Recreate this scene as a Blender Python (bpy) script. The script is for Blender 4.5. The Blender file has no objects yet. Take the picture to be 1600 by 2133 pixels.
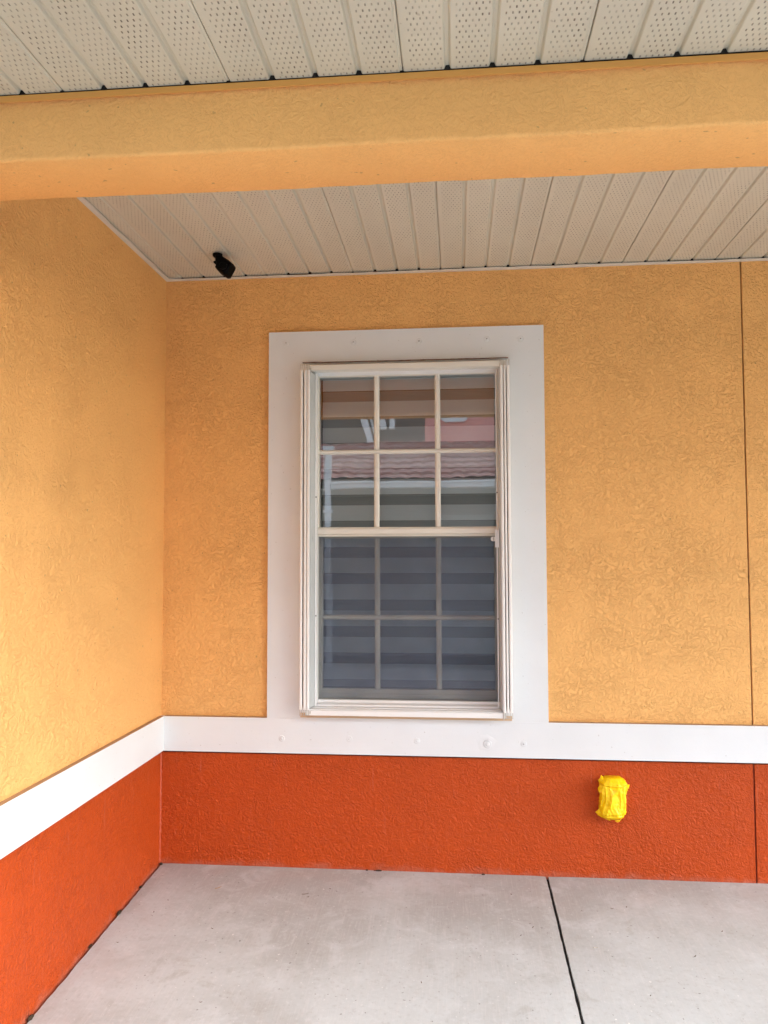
import bpy, bmesh, math, random
from mathutils import Vector, Matrix, noise as mnoise
random.seed(7)
sc = bpy.context.scene
C = sc.collection
PI = math.pi

# ------------------------------------------------------------------ camera
CAM = (1.3692, -3.6087, 1.4059)
yaw, pitch, roll, FPX = -0.0926, 0.0529, -0.0024, 1658.98
cd = bpy.data.cameras.new('camera'); cam = bpy.data.objects.new('camera', cd); C.objects.link(cam)
cy, sy, cp, sp = math.cos(yaw), math.sin(yaw), math.cos(pitch), math.sin(pitch)
fw = Vector((sy*cp, cy*cp, sp)); rt = Vector((cy, -sy, 0)); up = rt.cross(fw)
r2 = rt*math.cos(roll) + up*math.sin(roll); u2 = -rt*math.sin(roll) + up*math.cos(roll)
mw = Matrix((r2, u2, -fw)).transposed().to_4x4(); mw.translation = Vector(CAM)
cam.matrix_world = mw
cd.sensor_fit = 'VERTICAL'; cd.sensor_height = 24.0; cd.lens = FPX/2133*24.0
cd.clip_start = 0.02; cd.clip_end = 500
sc.camera = cam

# ------------------------------------------------------------------ light
SUN_EL, SUN_AZ, SUN_STR, SKY_STR, EXPO = math.radians(40), math.radians(58), 0.40, 0.15, 2.51
# veiled sun to the right and slightly behind the viewer; the porch lies in soft open shade
sdir = Vector((math.sin(SUN_AZ)*math.cos(SUN_EL), -math.cos(SUN_AZ)*math.cos(SUN_EL), math.sin(SUN_EL)))
w = bpy.data.worlds.new('World'); sc.world = w; w.use_nodes = True
nt = w.node_tree; nt.nodes.clear()
sky = nt.nodes.new('ShaderNodeTexSky'); sky.sky_type = 'NISHITA'; sky.sun_disc = False
sky.sun_elevation = SUN_EL; sky.sun_rotation = math.atan2(sdir.x, sdir.y)
sky.dust_density = 1.5; sky.air_density = 1.0; sky.ozone_density = 1.0
hs = nt.nodes.new('ShaderNodeHueSaturation'); hs.inputs['Saturation'].default_value = 0.65
bg = nt.nodes.new('ShaderNodeBackground'); bg.inputs[1].default_value = SKY_STR
wo = nt.nodes.new('ShaderNodeOutputWorld')
nt.links.new(sky.outputs[0], hs.inputs['Color']); nt.links.new(hs.outputs[0], bg.inputs[0]); nt.links.new(bg.outputs[0], wo.inputs[0])
ld = bpy.data.lights.new('sun', 'SUN'); ld.energy = SUN_STR; ld.angle = math.radians(45); ld.color = (1, 0.995, 0.985)
sun = bpy.data.objects.new('sun', ld); C.objects.link(sun)
sun.rotation_euler = sdir.to_track_quat('Z', 'Y').to_euler(); sun.location = (4, -6, 5)
vs = sc.view_settings; vs.view_transform = 'Standard'; vs.look = 'None'; vs.exposure = EXPO; vs.gamma = 1
vs.use_curve_mapping = False
try:
    sc.cycles.max_bounces = 12; sc.cycles.diffuse_bounces = 6; sc.cycles.transparent_max_bounces = 16
except Exception: pass

# ------------------------------------------------------------------ materials
class NT:
    def __init__(s, name):
        s.m = bpy.data.materials.new(name); s.m.use_nodes = True; s.t = s.m.node_tree
        s.b = s.t.nodes['Principled BSDF']; s.out = s.t.nodes['Material Output']
        s.tc = s.t.nodes.new('ShaderNodeTexCoord')
    def n(s, typ, **kw):
        x = s.t.nodes.new(typ)
        for k, v in kw.items(): setattr(x, k, v)
        return x
    def l(s, a, b): s.t.links.new(a, b)
    def noise(s, scale, detail=2, rough=.5, dist=0, vec=None, map_scale=None):
        x = s.n('ShaderNodeTexNoise'); x.inputs['Scale'].default_value = scale; x.inputs['Detail'].default_value = detail
        x.inputs['Roughness'].default_value = rough; x.inputs['Distortion'].default_value = dist
        src = vec or s.tc.outputs['Object']
        if map_scale:
            mp = s.n('ShaderNodeMapping'); mp.inputs['Scale'].default_value = map_scale; s.l(src, mp.inputs[0]); src = mp.outputs[0]
        s.l(src, x.inputs['Vector']); return x.outputs['Fac']
    def math(s, op, a, b=None, c=None, clamp=False):
        x = s.n('ShaderNodeMath', operation=op); x.use_clamp = clamp
        for i, v in enumerate((a, b, c)):
            if v is None: continue
            if isinstance(v, (int, float)): x.inputs[i].default_value = v
            else: s.l(v, x.inputs[i])
        return x.outputs[0]
    def ramp(s, fac, a, b, ca=0.0, cb=1.0, smooth=True):
        x = s.n('ShaderNodeMapRange'); x.interpolation_type = 'SMOOTHSTEP' if smooth else 'LINEAR'
        x.inputs['From Min'].default_value = a; x.inputs['From Max'].default_value = b
        x.inputs['To Min'].default_value = ca; x.inputs['To Max'].default_value = cb
        s.l(fac, x.inputs['Value']); return x.outputs[0]
    def mix(s, fac, a, b, mode='MIX'):
        x = s.n('ShaderNodeMix', data_type='RGBA', blend_type=mode)
        if isinstance(fac, (int, float)): x.inputs['Factor'].default_value = fac
        else: s.l(fac, x.inputs['Factor'])
        for i, v in ((6, a), (7, b)):
            if isinstance(v, tuple): x.inputs[i].default_value = v + (1,) if len(v) == 3 else v
            else: s.l(v, x.inputs[i])
        return x.outputs[2]
    def bump(s, h, strength, dist, normal=None):
        x = s.n('ShaderNodeBump'); x.inputs['Strength'].default_value = strength; x.inputs['Distance'].default_value = dist
        s.l(h, x.inputs['Height'])
        if 'Filter Width' in x.inputs: x.inputs['Filter Width'].default_value = .35
        if normal: s.l(normal, x.inputs['Normal'])
        return x.outputs[0]
    def fin(s, col=None, rough=.6, normal=None, spec=.5, metal=0):
        if col is not None:
            if isinstance(col, tuple): s.b.inputs['Base Color'].default_value = col + (1,)
            else: s.l(col, s.b.inputs['Base Color'])
        if isinstance(rough, (int, float)): s.b.inputs['Roughness'].default_value = rough
        else: s.l(rough, s.b.inputs['Roughness'])
        s.b.inputs['Specular IOR Level'].default_value = spec; s.b.inputs['Metallic'].default_value = metal
        if normal is not None: s.l(normal, s.b.inputs['Normal'])
        return s.m

GAIN = 1.8
def stucco(name, col, k=1.0, rough=.7, spec=.22, soft=False, crease_shade=.28, foot=False):
    s = NT(name)
    warp = s.n('ShaderNodeTexNoise'); warp.inputs['Scale'].default_value = 18; warp.inputs['Detail'].default_value = 2
    s.l(s.tc.outputs['Object'], warp.inputs['Vector'])
    vm = s.n('ShaderNodeVectorMath', operation='MULTIPLY_ADD'); vm.inputs[1].default_value = (.045, .045, .045)
    s.l(warp.outputs['Color'], vm.inputs[0]); s.l(s.tc.outputs['Object'], vm.inputs[2])
    a = s.noise(64, 5, .64, .6, vec=vm.outputs[0])
    plate = s.ramp(a, .475, .530) if not soft else s.ramp(a, .40, .64)
    b = s.noise(120, 2, .5, .8, vec=vm.outputs[0])
    plate2 = s.ramp(b, .48, .57) if not soft else s.ramp(b, .38, .66)
    fine = s.noise(260, 2, .5)
    big = s.noise(9, 2, .5)
    amt = s.ramp(s.noise(4.1, 3, .6), .32, .66, .45, 1.1)
    h = s.math('ADD', s.math('MULTIPLY', plate, amt), s.math('MULTIPLY', plate2, .45))
    h = s.math('ADD', h, s.math('MULTIPLY', fine, .10))
    h = s.math('ADD', h, s.math('MULTIPLY', big, 1.2))
    nrm = s.bump(h, min(1, k), .0016*GAIN*max(1, k))
    tone = s.ramp(s.noise(2.2, 3), .25, .75, .96, 1.03)
    rgb = s.n('ShaderNodeRGB'); rgb.outputs[0].default_value = col + (1,)
    vmul = s.n('ShaderNodeVectorMath', operation='SCALE'); s.l(rgb.outputs[0], vmul.inputs[0]); s.l(tone, vmul.inputs['Scale'])
    colr = vmul.outputs[0]
    # crevice shade painted as darker lines between the trowelled plates
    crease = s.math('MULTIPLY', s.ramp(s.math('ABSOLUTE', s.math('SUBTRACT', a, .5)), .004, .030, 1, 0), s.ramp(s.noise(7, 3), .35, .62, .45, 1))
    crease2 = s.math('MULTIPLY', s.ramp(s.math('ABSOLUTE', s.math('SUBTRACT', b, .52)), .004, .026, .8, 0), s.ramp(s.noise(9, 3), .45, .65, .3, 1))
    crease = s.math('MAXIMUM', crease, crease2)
    colr = s.mix(s.math('MULTIPLY', crease, crease_shade), colr, tuple(c*f for c, f in zip(col, (.52, .40, .34))))
    if foot:
        sep = s.n('ShaderNodeSeparateXYZ'); s.l(s.tc.outputs['Object'], sep.inputs[0])
        lvl = s.math('ADD', s.math('SUBTRACT', sep.outputs[2], s.math('MULTIPLY', sep.outputs[1], .0521)), s.math('MULTIPLY', s.math('SUBTRACT', s.noise(14, 4, .6), .5), .10))
        colr = s.mix(s.ramp(lvl, .030, -.03, 0, .35), colr, (.42, .27, .22))
        st = s.ramp(s.noise(11, 3, .6, 0, map_scale=(4, 4, .35)), .60, .74)
        top = s.ramp(sep.outputs[2], .15, .50, .25, 1)
        colr = s.mix(s.math('MULTIPLY', s.math('MULTIPLY', st, top), .13), colr, (.60, .35, .28))
    # sparse dirt specks caught in the texture
    sp_ = s.ramp(s.noise(55, 1), .735, .78)
    colr = s.mix(s.math('MULTIPLY', sp_, .45), colr, tuple(c*.35 for c in col))
    return s.fin(colr, rough, nrm, spec)

M = {}
YEL = (.93, .515, .18); RED = (.49, .068, .009)
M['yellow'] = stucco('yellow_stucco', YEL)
M['yellow_soft'] = stucco('yellow_stucco_soft', YEL, 1.3, soft=True, crease_shade=.15)
M['beam'] = stucco('beam_stucco', YEL, .5, soft=True, crease_shade=.22)
M['red'] = stucco('red_stucco', RED, 1.0, .5, .2, soft=True, crease_shade=.35, foot=True)
M['red_groove'] = NT('red_groove_paint').fin((.22, .03, .008), .5)
M['yellow_groove'] = NT('yellow_groove_paint').fin((.30, .13, .035), .5)

def paint(name, col, rough=.45, tex=.25, scale=60, dirt=.0, spec=.4):
    s = NT(name)
    nrm = s.bump(s.math('ADD', s.noise(scale, 3), s.math('MULTIPLY', s.noise(scale*4, 2), .4)), tex, .001)
    tone = s.ramp(s.noise(3.5, 3), .2, .8, .96, 1.02)
    rgb = s.n('ShaderNodeRGB'); rgb.outputs[0].default_value = col + (1,)
    v = s.n('ShaderNodeVectorMath', operation='SCALE'); s.l(rgb.outputs[0], v.inputs[0]); s.l(tone, v.inputs['Scale'])
    c = v.outputs[0]
    if dirt:
        c = s.mix(s.math('MULTIPLY', s.ramp(s.noise(90, 2, .5), .72, .77), dirt), c, (.30, .27, .22))
    return s.fin(c, rough, nrm, spec)
M['white'] = paint('white_trim_paint', (.74, .765, .77), .5, .35, 45, .5)
M['vinyl'] = paint('white_vinyl', (.82, .82, .80), .4, .0, 30)
M['alu'] = paint('white_aluminium', (.84, .84, .81), .35, .0, 30)
M['grey_alu'] = paint('grey_shadow_vinyl', (.55, .57, .56), .35, .05, 30)  # greyed copy of the slat finish, shade put in its colour; also a door
M['caulk'] = paint('peach_caulk', (.62, .44, .28), .7, .5, 80, .8)
M['rust'] = paint('rust_line', (.16, .05, .02), .8, .5, 120)
M['screwdark'] = NT('screw_recess').fin((.06, .05, .045), .6)
M['gap'] = NT('gap_shadow').fin((.035, .012, .010), .8)
M['ledge'] = paint('tan_caulk', (.40, .25, .13), .7, .5, 80, .5)
M['dark'] = NT('dark_gap').fin((.01, .009, .008), .9)
M['nylon'] = NT('nylon_roller').fin((.5, .48, .42), .3)
M['sash'] = paint('beige_sash', (.76, .74, .66), .4, .0, 30)
M['black'] = NT('black_plastic').fin((.0015, .0015, .002), .6, spec=.08)
M['lens'] = NT('dark_lens').fin((.002, .002, .002), .3, spec=.1)
M['room'] = NT('dim_room_paint').fin((.25, .24, .23), .8)

def soffit_mat(x0):
    s = NT('perforated_soffit_aluminium')
    sep = s.n('ShaderNodeSeparateXYZ'); s.l(s.tc.outputs['Object'], sep.inputs[0])
    px = s.math('FLOORED_MODULO', s.math('SUBTRACT', sep.outputs[0], x0), .1016)   # position in the plank
    row = s.math('DIVIDE', sep.outputs[1], .0172)
    rowi = s.math('FLOOR', row); rowf = s.math('SUBTRACT', row, rowi)
    odd = s.math('FLOORED_MODULO', rowi, 2.0)
    HX = .0134; start = .0205
    cx = s.math('DIVIDE', s.math('SUBTRACT', s.math('SUBTRACT', px, start - HX/2), s.math('MULTIPLY', odd, HX/2)), HX)
    cf = s.math('SUBTRACT', cx, s.math('FLOOR', cx))
    inx = s.math('MULTIPLY', s.math('GREATER_THAN', cx, 0.0), s.math('LESS_THAN', cx, s.math('SUBTRACT', 6.0, odd)))
    dx = s.math('ABSOLUTE', s.math('SUBTRACT', cf, .5)); dy = s.math('ABSOLUTE', s.math('SUBTRACT', rowf, .5))
    hx = s.ramp(dx, .09, .16, 1, 0); hy = s.ramp(dy, .17, .26, 1, 0)
    hole = s.math('MULTIPLY', s.math('MULTIPLY', hx, hy), inx)
    # each slot's colour is darkened by a different random amount
    wn = s.n('ShaderNodeTexWhiteNoise', noise_dimensions='2D'); cmb = s.n('ShaderNodeCombineXYZ')
    s.l(s.math('ADD', s.math('FLOOR', cx), s.math('MULTIPLY', s.math('FLOOR', s.math('DIVIDE', s.math('SUBTRACT', sep.outputs[0], x0), .1016)), 7.0)), cmb.inputs[0])
    s.l(rowi, cmb.inputs[1]); s.l(cmb.outputs[0], wn.inputs['Vector'])
    depth = s.ramp(wn.outputs['Value'], 0, 1, .45, .95)
    patch = s.ramp(s.noise(6, 2, .5, map_scale=(1.6, 1, 1)), .3, .7, .45, 1.0)
    hole_c = s.math('MULTIPLY', s.math('MULTIPLY', hole, depth), patch)
    tone = s.ramp(s.noise(2.5, 3, .5, map_scale=(2, .5, 1)), .2, .8, .92, 1.03)
    rgb = s.n('ShaderNodeRGB'); rgb.outputs[0].default_value = (.63, .60, .49, 1)
    v = s.n('ShaderNodeVectorMath', operation='SCALE'); s.l(rgb.outputs[0], v.inputs[0]); s.l(tone, v.inputs['Scale'])
    col = s.mix(s.math('MULTIPLY', s.ramp(s.noise(45, 2, .6), .70, .76), .35), v.outputs[0], (.25, .21, .15))
    col = s.mix(hole_c, col, (.14, .12, .09))
    h = s.math('ADD', s.math('MULTIPLY', hole, -1.0), s.math('MULTIPLY', s.noise(160, 2), .25))
    h = s.math('ADD', h, s.math('MULTIPLY', s.noise(5, 2), .8))
    return s.fin(col, .45, s.bump(h, .6, .0015), .35)

def concrete_mat():
    s = NT('broom_finished_concrete')
    n1 = s.noise(1.3, 5, .6, .4); n2 = s.noise(6, 5, .65, .6); n3 = s.noise(60, 4, .65)
    broom = s.noise(22, 3, .6, map_scale=(8, .35, 1))
    sepc = s.n('ShaderNodeSeparateXYZ'); s.l(s.tc.outputs['Object'], sepc.inputs[0])
    wall_tone = s.math('ADD', n1, s.ramp(sepc.outputs[1], -.15, -.95, -.10, .10))   # darker and browner towards the wall, paler further out
    c = s.mix(s.ramp(wall_tone, .38, .66), (.375, .375, .355), (.475, .50, .49))
    c = s.mix(s.math('MULTIPLY', s.ramp(n2, .50, .70), .5), c, (.545, .575, .57))
    c = s.mix(s.math('MULTIPLY', s.ramp(n2, .42, .30), .45), c, (.34, .325, .295))
    c = s.mix(s.math('MULTIPLY', s.ramp(n3, .54, .70), .25), c, (.62, .63, .63))
    c = s.mix(s.math('MULTIPLY', s.ramp(n3, .46, .30), .28), c, (.30, .28, .26))
    c = s.mix(s.math('MULTIPLY', s.ramp(broom, .5, .7), .20), c, (.60, .58, .56))
    pits = s.ramp(s.noise(70, 1), .755, .775)
    c = s.mix(s.math('MULTIPLY', pits, .6), c, (.14, .12, .10))
    chips = s.ramp(s.noise(75, 1, .5, .3), .76, .79)
    c = s.mix(s.math('MULTIPLY', chips, .6), c, (.78, .77, .74))
    # a thin film of red wall-wash stains near the foot of the walls
    sep = s.n('ShaderNodeSeparateXYZ'); s.l(s.tc.outputs['Object'], sep.inputs[0])
    near = s.math('MAXIMUM', s.ramp(sep.outputs[1], -.55, 0), s.ramp(sep.outputs[0], .5, 0))
    st = s.math('MULTIPLY', s.math('MULTIPLY', near, s.ramp(s.noise(5, 4, .6), .42, .68)), .22)
    c = s.mix(st, c, (.43, .34, .30))
    h = s.math('ADD', s.math('MULTIPLY', n3, .6), s.math('ADD', s.math('MULTIPLY', broom, .5), s.math('MULTIPLY', pits, -.8)))
    return s.fin(c, .8, s.bump(h, .35, .0015), .25)
M['concrete'] = concrete_mat()

def glass_mat():
    s = NT('window_glass'); s.t.nodes.remove(s.b)
    tr = s.n('ShaderNodeBsdfTransparent'); tr.inputs[0].default_value = (.96, .975, .96, 1)
    gl = s.n('ShaderNodeBsdfGlossy'); gl.inputs['Roughness'].default_value = 0.0
    nb = s.bump(s.noise(5, 1), .012, .02); s.l(nb, gl.inputs['Normal'])
    fr = s.n('ShaderNodeFresnel'); fr.inputs[0].default_value = 1.5
    f = s.math('MINIMUM', s.math('MULTIPLY', fr.outputs[0], 5.6), 1.0)   # double-glazed unit: four faces reflect
    mx = s.n('ShaderNodeMixShader'); s.l(f, mx.inputs[0]); s.l(tr.outputs[0], mx.inputs[1]); s.l(gl.outputs[0], mx.inputs[2])
    s.l(mx.outputs[0], s.out.inputs[0]); return s.m
M['glass'] = glass_mat()
def screen_mat():
    s = NT('insect_screen_mesh'); s.t.nodes.remove(s.b)
    tr = s.n('ShaderNodeBsdfTransparent'); di = s.n('ShaderNodeBsdfDiffuse'); di.inputs[0].default_value = (.10, .115, .165, 1)
    nz = s.ramp(s.noise(4, 3), .3, .7, .25, .32)
    mx = s.n('ShaderNodeMixShader'); s.l(nz, mx.inputs[0]); s.l(tr.outputs[0], mx.inputs[1]); s.l(di.outputs[0], mx.inputs[2])
    s.l(mx.outputs[0], s.out.inputs[0]); return s.m
M['screen'] = screen_mat()
def fabric_mat(name, col, lines):
    s = NT(name)
    x = s.noise(30, 2, .5, map_scale=(.3, 1, 12))
    c = s.mix(s.math('MULTIPLY', s.ramp(x, .4, .6), .12), col, tuple(v*.8 for v in col))
    h = s.noise(260, 2) if not lines else s.noise(50, 1, map_scale=(.1, 1, 6))
    return s.fin(c, .85, s.bump(h, .3, .001), .1)
M['band_solid'] = fabric_mat('solid_shade_fabric', (.79, .86, .87), False)
M['band_sheer'] = fabric_mat('sheer_shade_fabric', (.34, .37, .37), True)
M['shade_rail'] = paint('shade_rail', (.48, .48, .43), .45, .05, 30)
def tape_mat():
    s = NT('yellow_plastic_film')
    h = s.math('ADD', s.noise(30, 3, .6, 1.0, map_scale=(1.4, 1, .5)), s.math('MULTIPLY', s.noise(90, 2), .2))
    return s.fin((1.0, .66, .0), .34, s.bump(h, .55, .004), .5)
M['tape'] = tape_mat()
M['leaf'] = NT('dry_leaf').fin((.13, .075, .035), .8)
M['soil'] = paint('damp_soil', (.045, .028, .015), .9, .9, 150)
M['leafy'] = NT('ochre_leaf').fin((.45, .26, .05), .7)

# ------------------------------------------------------------------ mesh helpers
def link(name, verts, faces, mat, parent=None, smooth=False, bevel=0, mats=None, fmat=None):
    me = bpy.data.meshes.new(name); me.from_pydata([tuple(v) for v in verts], [], faces); me.update()
    o = bpy.data.objects.new(name, me); C.objects.link(o)
    for m in (mats or [mat]): me.materials.append(m)
    if fmat: me.polygons.foreach_set('material_index', fmat)
    if smooth: me.polygons.foreach_set('use_smooth', [True]*len(me.polygons))
    if parent: o.parent = parent
    if bevel:
        b = o.modifiers.new('bevel', 'BEVEL'); b.width = bevel; b.segments = 2; b.limit_method = 'ANGLE'; b.angle_limit = math.radians(40)
    return o
class MB:
    def __init__(s): s.v = []; s.f = []
    def add(s, v, f):
        k = len(s.v); s.v += [tuple(p) for p in v]; s.f += [tuple(i+k for i in q) for q in f]
    def box(s, x0, x1, y0, y1, z0, z1):
        s.add([(x0,y0,z0),(x1,y0,z0),(x1,y1,z0),(x0,y1,z0),(x0,y0,z1),(x1,y0,z1),(x1,y1,z1),(x0,y1,z1)],
              [(0,3,2,1),(4,5,6,7),(0,1,5,4),(1,2,6,5),(2,3,7,6),(3,0,4,7)])
    def extr(s, pts, axis, a, b):
        """closed profile pts (two other axes in order) extruded along axis from a to b"""
        n = len(pts); V = []
        for t in (a, b):
            for p in pts:
                V.append((t,p[0],p[1]) if axis == 'x' else (p[0],t,p[1]) if axis == 'y' else (p[0],p[1],t))
        F = [(i, (i+1) % n, n+(i+1) % n, n+i) for i in range(n)] + [tuple(range(n))[::-1], tuple(range(n, 2*n))]
        s.add(V, F)
    def lathe(s, prof, c, axis='y', n=20, sign=-1):
        """prof: (radius, height along axis*sign) from c"""
        V = []; F = []
        for r, h in prof:
            for i in range(n):
                a = 2*PI*i/n; p, q = r*math.cos(a), r*math.sin(a)
                V.append((c[0]+p, c[1]+sign*h, c[2]+q) if axis == 'y' else (c[0]+p, c[1]+q, c[2]+sign*h))
        for j in range(len(prof)-1):
            for i in range(n): F.append((j*n+i, j*n+(i+1) % n, (j+1)*n+(i+1) % n, (j+1)*n+i))
        F.append(tuple(range(n))); F.append(tuple(range((len(prof)-1)*n, len(prof)*n)))
        s.add(V, F)
    def build(s, name, mat, parent=None, smooth=False, bevel=0):
        o = link(name, s.v, s.f, mat, parent, smooth, bevel)
        bm = bmesh.new(); bm.from_mesh(o.data); bmesh.ops.recalc_face_normals(bm, faces=bm.faces); bm.to_mesh(o.data); bm.free()
        return o
def empty(name, loc, label, cat, group=None):
    o = bpy.data.objects.new(name, None); C.objects.link(o); o.location = loc; o.empty_display_size = .1
    o['label'] = label; o['category'] = cat
    if group: o['group'] = group
    return o
def part(o, label=None):
    if label: o['label'] = label
    return o
def rel(o, root):
    """keep world geometry when the thing's Empty stands away from the origin"""
    o.parent = root; o.matrix_parent_inverse = Matrix.Translation(root.location).inverted(); return o

# ------------------------------------------------------------------ main dimensions (metres)
ZS = 2.712            # rear soffit
ZF = 2.51             # soffit over the overhang
SL = .0521            # fall of the slab away from the wall
XG = 2.628            # control joint
XR = 6.2              # right end of what is built
XL, XW = .501, 1.759  # window surround
ZT, ZBT, ZBB = 2.436, .6665, .510
T = .02               # trim thickness
YB0, YB1, ZBM = -1.835, -1.628, 2.349   # beam
YE = -2.63            # eave

# ------------------------------------------------------------------ ground
def slab(name, x0, x1, label_side):
    V = []; F = []; nx = 40; ny = 160; y0, y1 = -4.3, -.002
    for j in range(ny+1):
        y = y1 + (y0-y1)*j/ny
        for i in range(nx+1):
            x = x0 + (x1-x0)*i/nx
            if i == 0: x += (.0060 if x0 < 1 else .003)*(mnoise.noise(Vector((y*14, x0, 3)))) + .0015*mnoise.noise(Vector((y*60, x0, 7)))
            if i == nx and x1 < 3: x += .0020*mnoise.noise(Vector((y*40, x1, 3)))
            z = SL*y + .0012*mnoise.noise(Vector((x*2, y*2, 1)))
            if i in (0, nx) : z -= .002
            V.append((x, y, z))
    for j in range(ny):
        for i in range(nx):
            a = j*(nx+1)+i; F.append((a, a+1, a+nx+2, a+nx+1)[::-1])
    # skirts
    k = len(V)
    for i in (0, nx):
        base = len(V)
        for j in range(ny+1):
            v = V[j*(nx+1)+i]; V.append((v[0], v[1], v[2]-.10))
        for j in range(ny):
            F.append((j*(nx+1)+i, (j+1)*(nx+1)+i, base+j+1, base+j))
    base = len(V)
    for i in range(nx+1):
        v = V[ny*(nx+1)+i]; V.append((v[0], v[1], v[2]-.10))
    for i in range(nx): F.append((ny*(nx+1)+i, ny*(nx+1)+i+1, base+i+1, base+i))
    o = link(name, V, F, M['concrete'], smooth=False); o['kind'] = 'structure'; return o
slab('pavement', .013, 1.7400, 'left'); slab('pavement', 1.7510, XR, 'right')
jf = MB(); jf.add([(1.736, -.004, -.014), (1.756, -.004, -.014), (1.756, -4.28, -.014-SL*4.28), (1.736, -4.28, -.014-SL*4.28)], [(3, 2, 1, 0)])
jo = jf.build('expansion_joint', M['dark']); jo['kind'] = 'structure'
g = MB(); g.box(-.2, XR, -4.3, .0, -.42, -.335)   # footing soil under slab joints
sb = MB()
sb.add([(-.15,.0,-.07),(XR,.0,-.07),(XR,-4.29,-.07-SL*4.29),(-.15,-4.29,-.07-SL*4.29)], [(3,2,1,0)])
o = sb.build('soil', M['soil']); o['kind'] = 'structure'
def grass_mat():
    s = NT('lawn_grass')
    c = s.mix(s.ramp(s.noise(1.5, 4), .35, .65), (.05, .085, .022), (.085, .11, .035))
    c = s.mix(s.math('MULTIPLY', s.noise(70, 3), .6), c, (.03, .05, .012))
    return s.fin(c, .9, s.bump(s.noise(120, 3), .9, .02), .1)
M['grass'] = grass_mat()
gm = MB(); gm.add([(-150,-160,-.30),(150,-160,-.30),(150,60,-.30),(-150,60,-.30)], [(0,1,2,3)])
o = gm.build('ground', M['grass']); o['kind'] = 'structure'
M['bounce_slab'] = paint('pale_bounce_concrete', (.50, .48, .45), .8, .3, 60, .3)
pm = MB(); pm.box(-14, 16, -7.9, -4.32, -.40, -.245)  # unseen pale slab, added full width to bounce light into the porch
o = pm.build('bounce_slab', M['bounce_slab']); o['kind'] = 'structure'

# ------------------------------------------------------------------ the house
house = empty('house', (0, 0, 0), 'yellow stucco house with orange-red base, white trim, beam and soffit porch', 'house')
OX0, OX1, OZ0, OZ1 = .700, 1.578, .695, 2.262     # window opening
def wallpanel(z0, z1, opening, name, mat, gmat, top=None):
    m = MB(); y0, y1 = 0, .16; gx0, gx1 = XG-.0035, XG+.0035
    if opening:
        m.box(0, OX0, y0, y1, z0, z1); m.box(OX1, gx0, y0, y1, z0, z1)
        m.box(OX0, OX1, y0, y1, z0, OZ0); m.box(OX0, OX1, y0, y1, OZ1, z1)
    else:
        m.box(0, gx0, y0, y1, z0, z1)
    m.box(gx1, XR, y0, y1, z0, z1)
    w_ = m.build(name, mat, house)
    g_ = MB(); g_.box(gx0-.001, gx1+.001, .009, .02, z0, z1); part(g_.build('control_joint', gmat, w_))
    return w_
part(wallpanel(ZBB+.06, 2.95, True, 'wall', M['yellow'], M['yellow_groove']), 'yellow stucco wall with the window in it')
part(wallpanel(-.3, ZBB-.0100, False, 'wall_base', M['red'], M['red_groove']), 'orange-red base of the wall under the window')
m = MB(); m.box(-.16, 0, -2.0, .16, ZBB+.06, 2.95); part(m.build('wall', M['yellow_soft'], house), 'yellow stucco side wall at the left')
m = MB(); m.box(-.16, 0, -2.0, .16, -.3, ZBB-.0100); part(m.build('wall_base', M['red'], house), 'orange-red base of the side wall')
m = MB(); m.box(-.14, XR, .010, .14, ZBB-.0100, ZBB+.0600); m.box(-.15, -.010, -2.0, .0099, ZBB-.0100, ZBB+.0600)
part(m.build('shadow_gap', M['gap'], house))  # recess under the band, with its shadow put into the dark colour
m = MB(); m.box(T, XL-.0005, -T+.0004, -.0003, ZBT-.0003, ZBT+.0016); m.box(XW+.0005, XR, -T+.0004, -.0003, ZBT-.0003, ZBT+.0016)
m.box(.0003, T-.0004, -2.0, -T, ZBT+.0001, ZBT+.0018)
part(m.build('caulk_strip', M['ledge'], house), 'tan caulk along the top of the white band')
# bump-proud caulk bead in the red corner
V = []; F = []
n = 90
for j in range(n+1):
    z = j/n*.50; r = .0035 + .0025*mnoise.noise(Vector((0, 1, z*60)))
    V += [(0, -r*1.6, z), (r*.55, -r*.55, z), (r*1.6, 0, z)]
for j in range(n): a = j*3; F += [(a, a+1, a+4, a+3), (a+1, a+2, a+5, a+4)]
s = NT('red_caulk'); M['redcaulk'] = s.fin(s.mix(s.math('MULTIPLY', s.ramp(s.noise(60, 3), .5, .62), .35), (.46, .065, .015), (.46, .10, .05)), .5)
link('caulk_bead', V, F, M['redcaulk'], house, smooth=True)

# white band round the walls and the flat surround of the window
b = MB(); b.extr([(-T, ZBB), (0, ZBB), (0, ZBT), (-T+.001, ZBT), (-T, ZBT-.001)], 'x', T, XR)
part(b.build('trim_band', M['white'], house), 'white band running under the window')
b = MB(); b.box(-0.0, T, -2.02, -.0, ZBB+.0002, ZBT+.0002)
part(b.build('trim_band', M['white'], house, bevel=.001), 'white band on the side wall')
s_ = MB()
def ring(m, a, b_, y0, y1):
    (x0, x1, z0, z1), (i0, i1, j0, j1) = a, b_
    m.box(x0, i0, y0, y1, z0, z1); m.box(i1, x1, y0, y1, z0, z1)
    m.box(i0, i1, y0, y1, j1, z1)
    if j0 > z0: m.box(i0, i1, y0, y1, z0, j0)
ring(s_, (XL, XW, ZBT, ZT), (OX0, OX1, OZ0, OZ1), -T, 0)
sur = part(s_.build('window_surround', M['white'], house))
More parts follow.
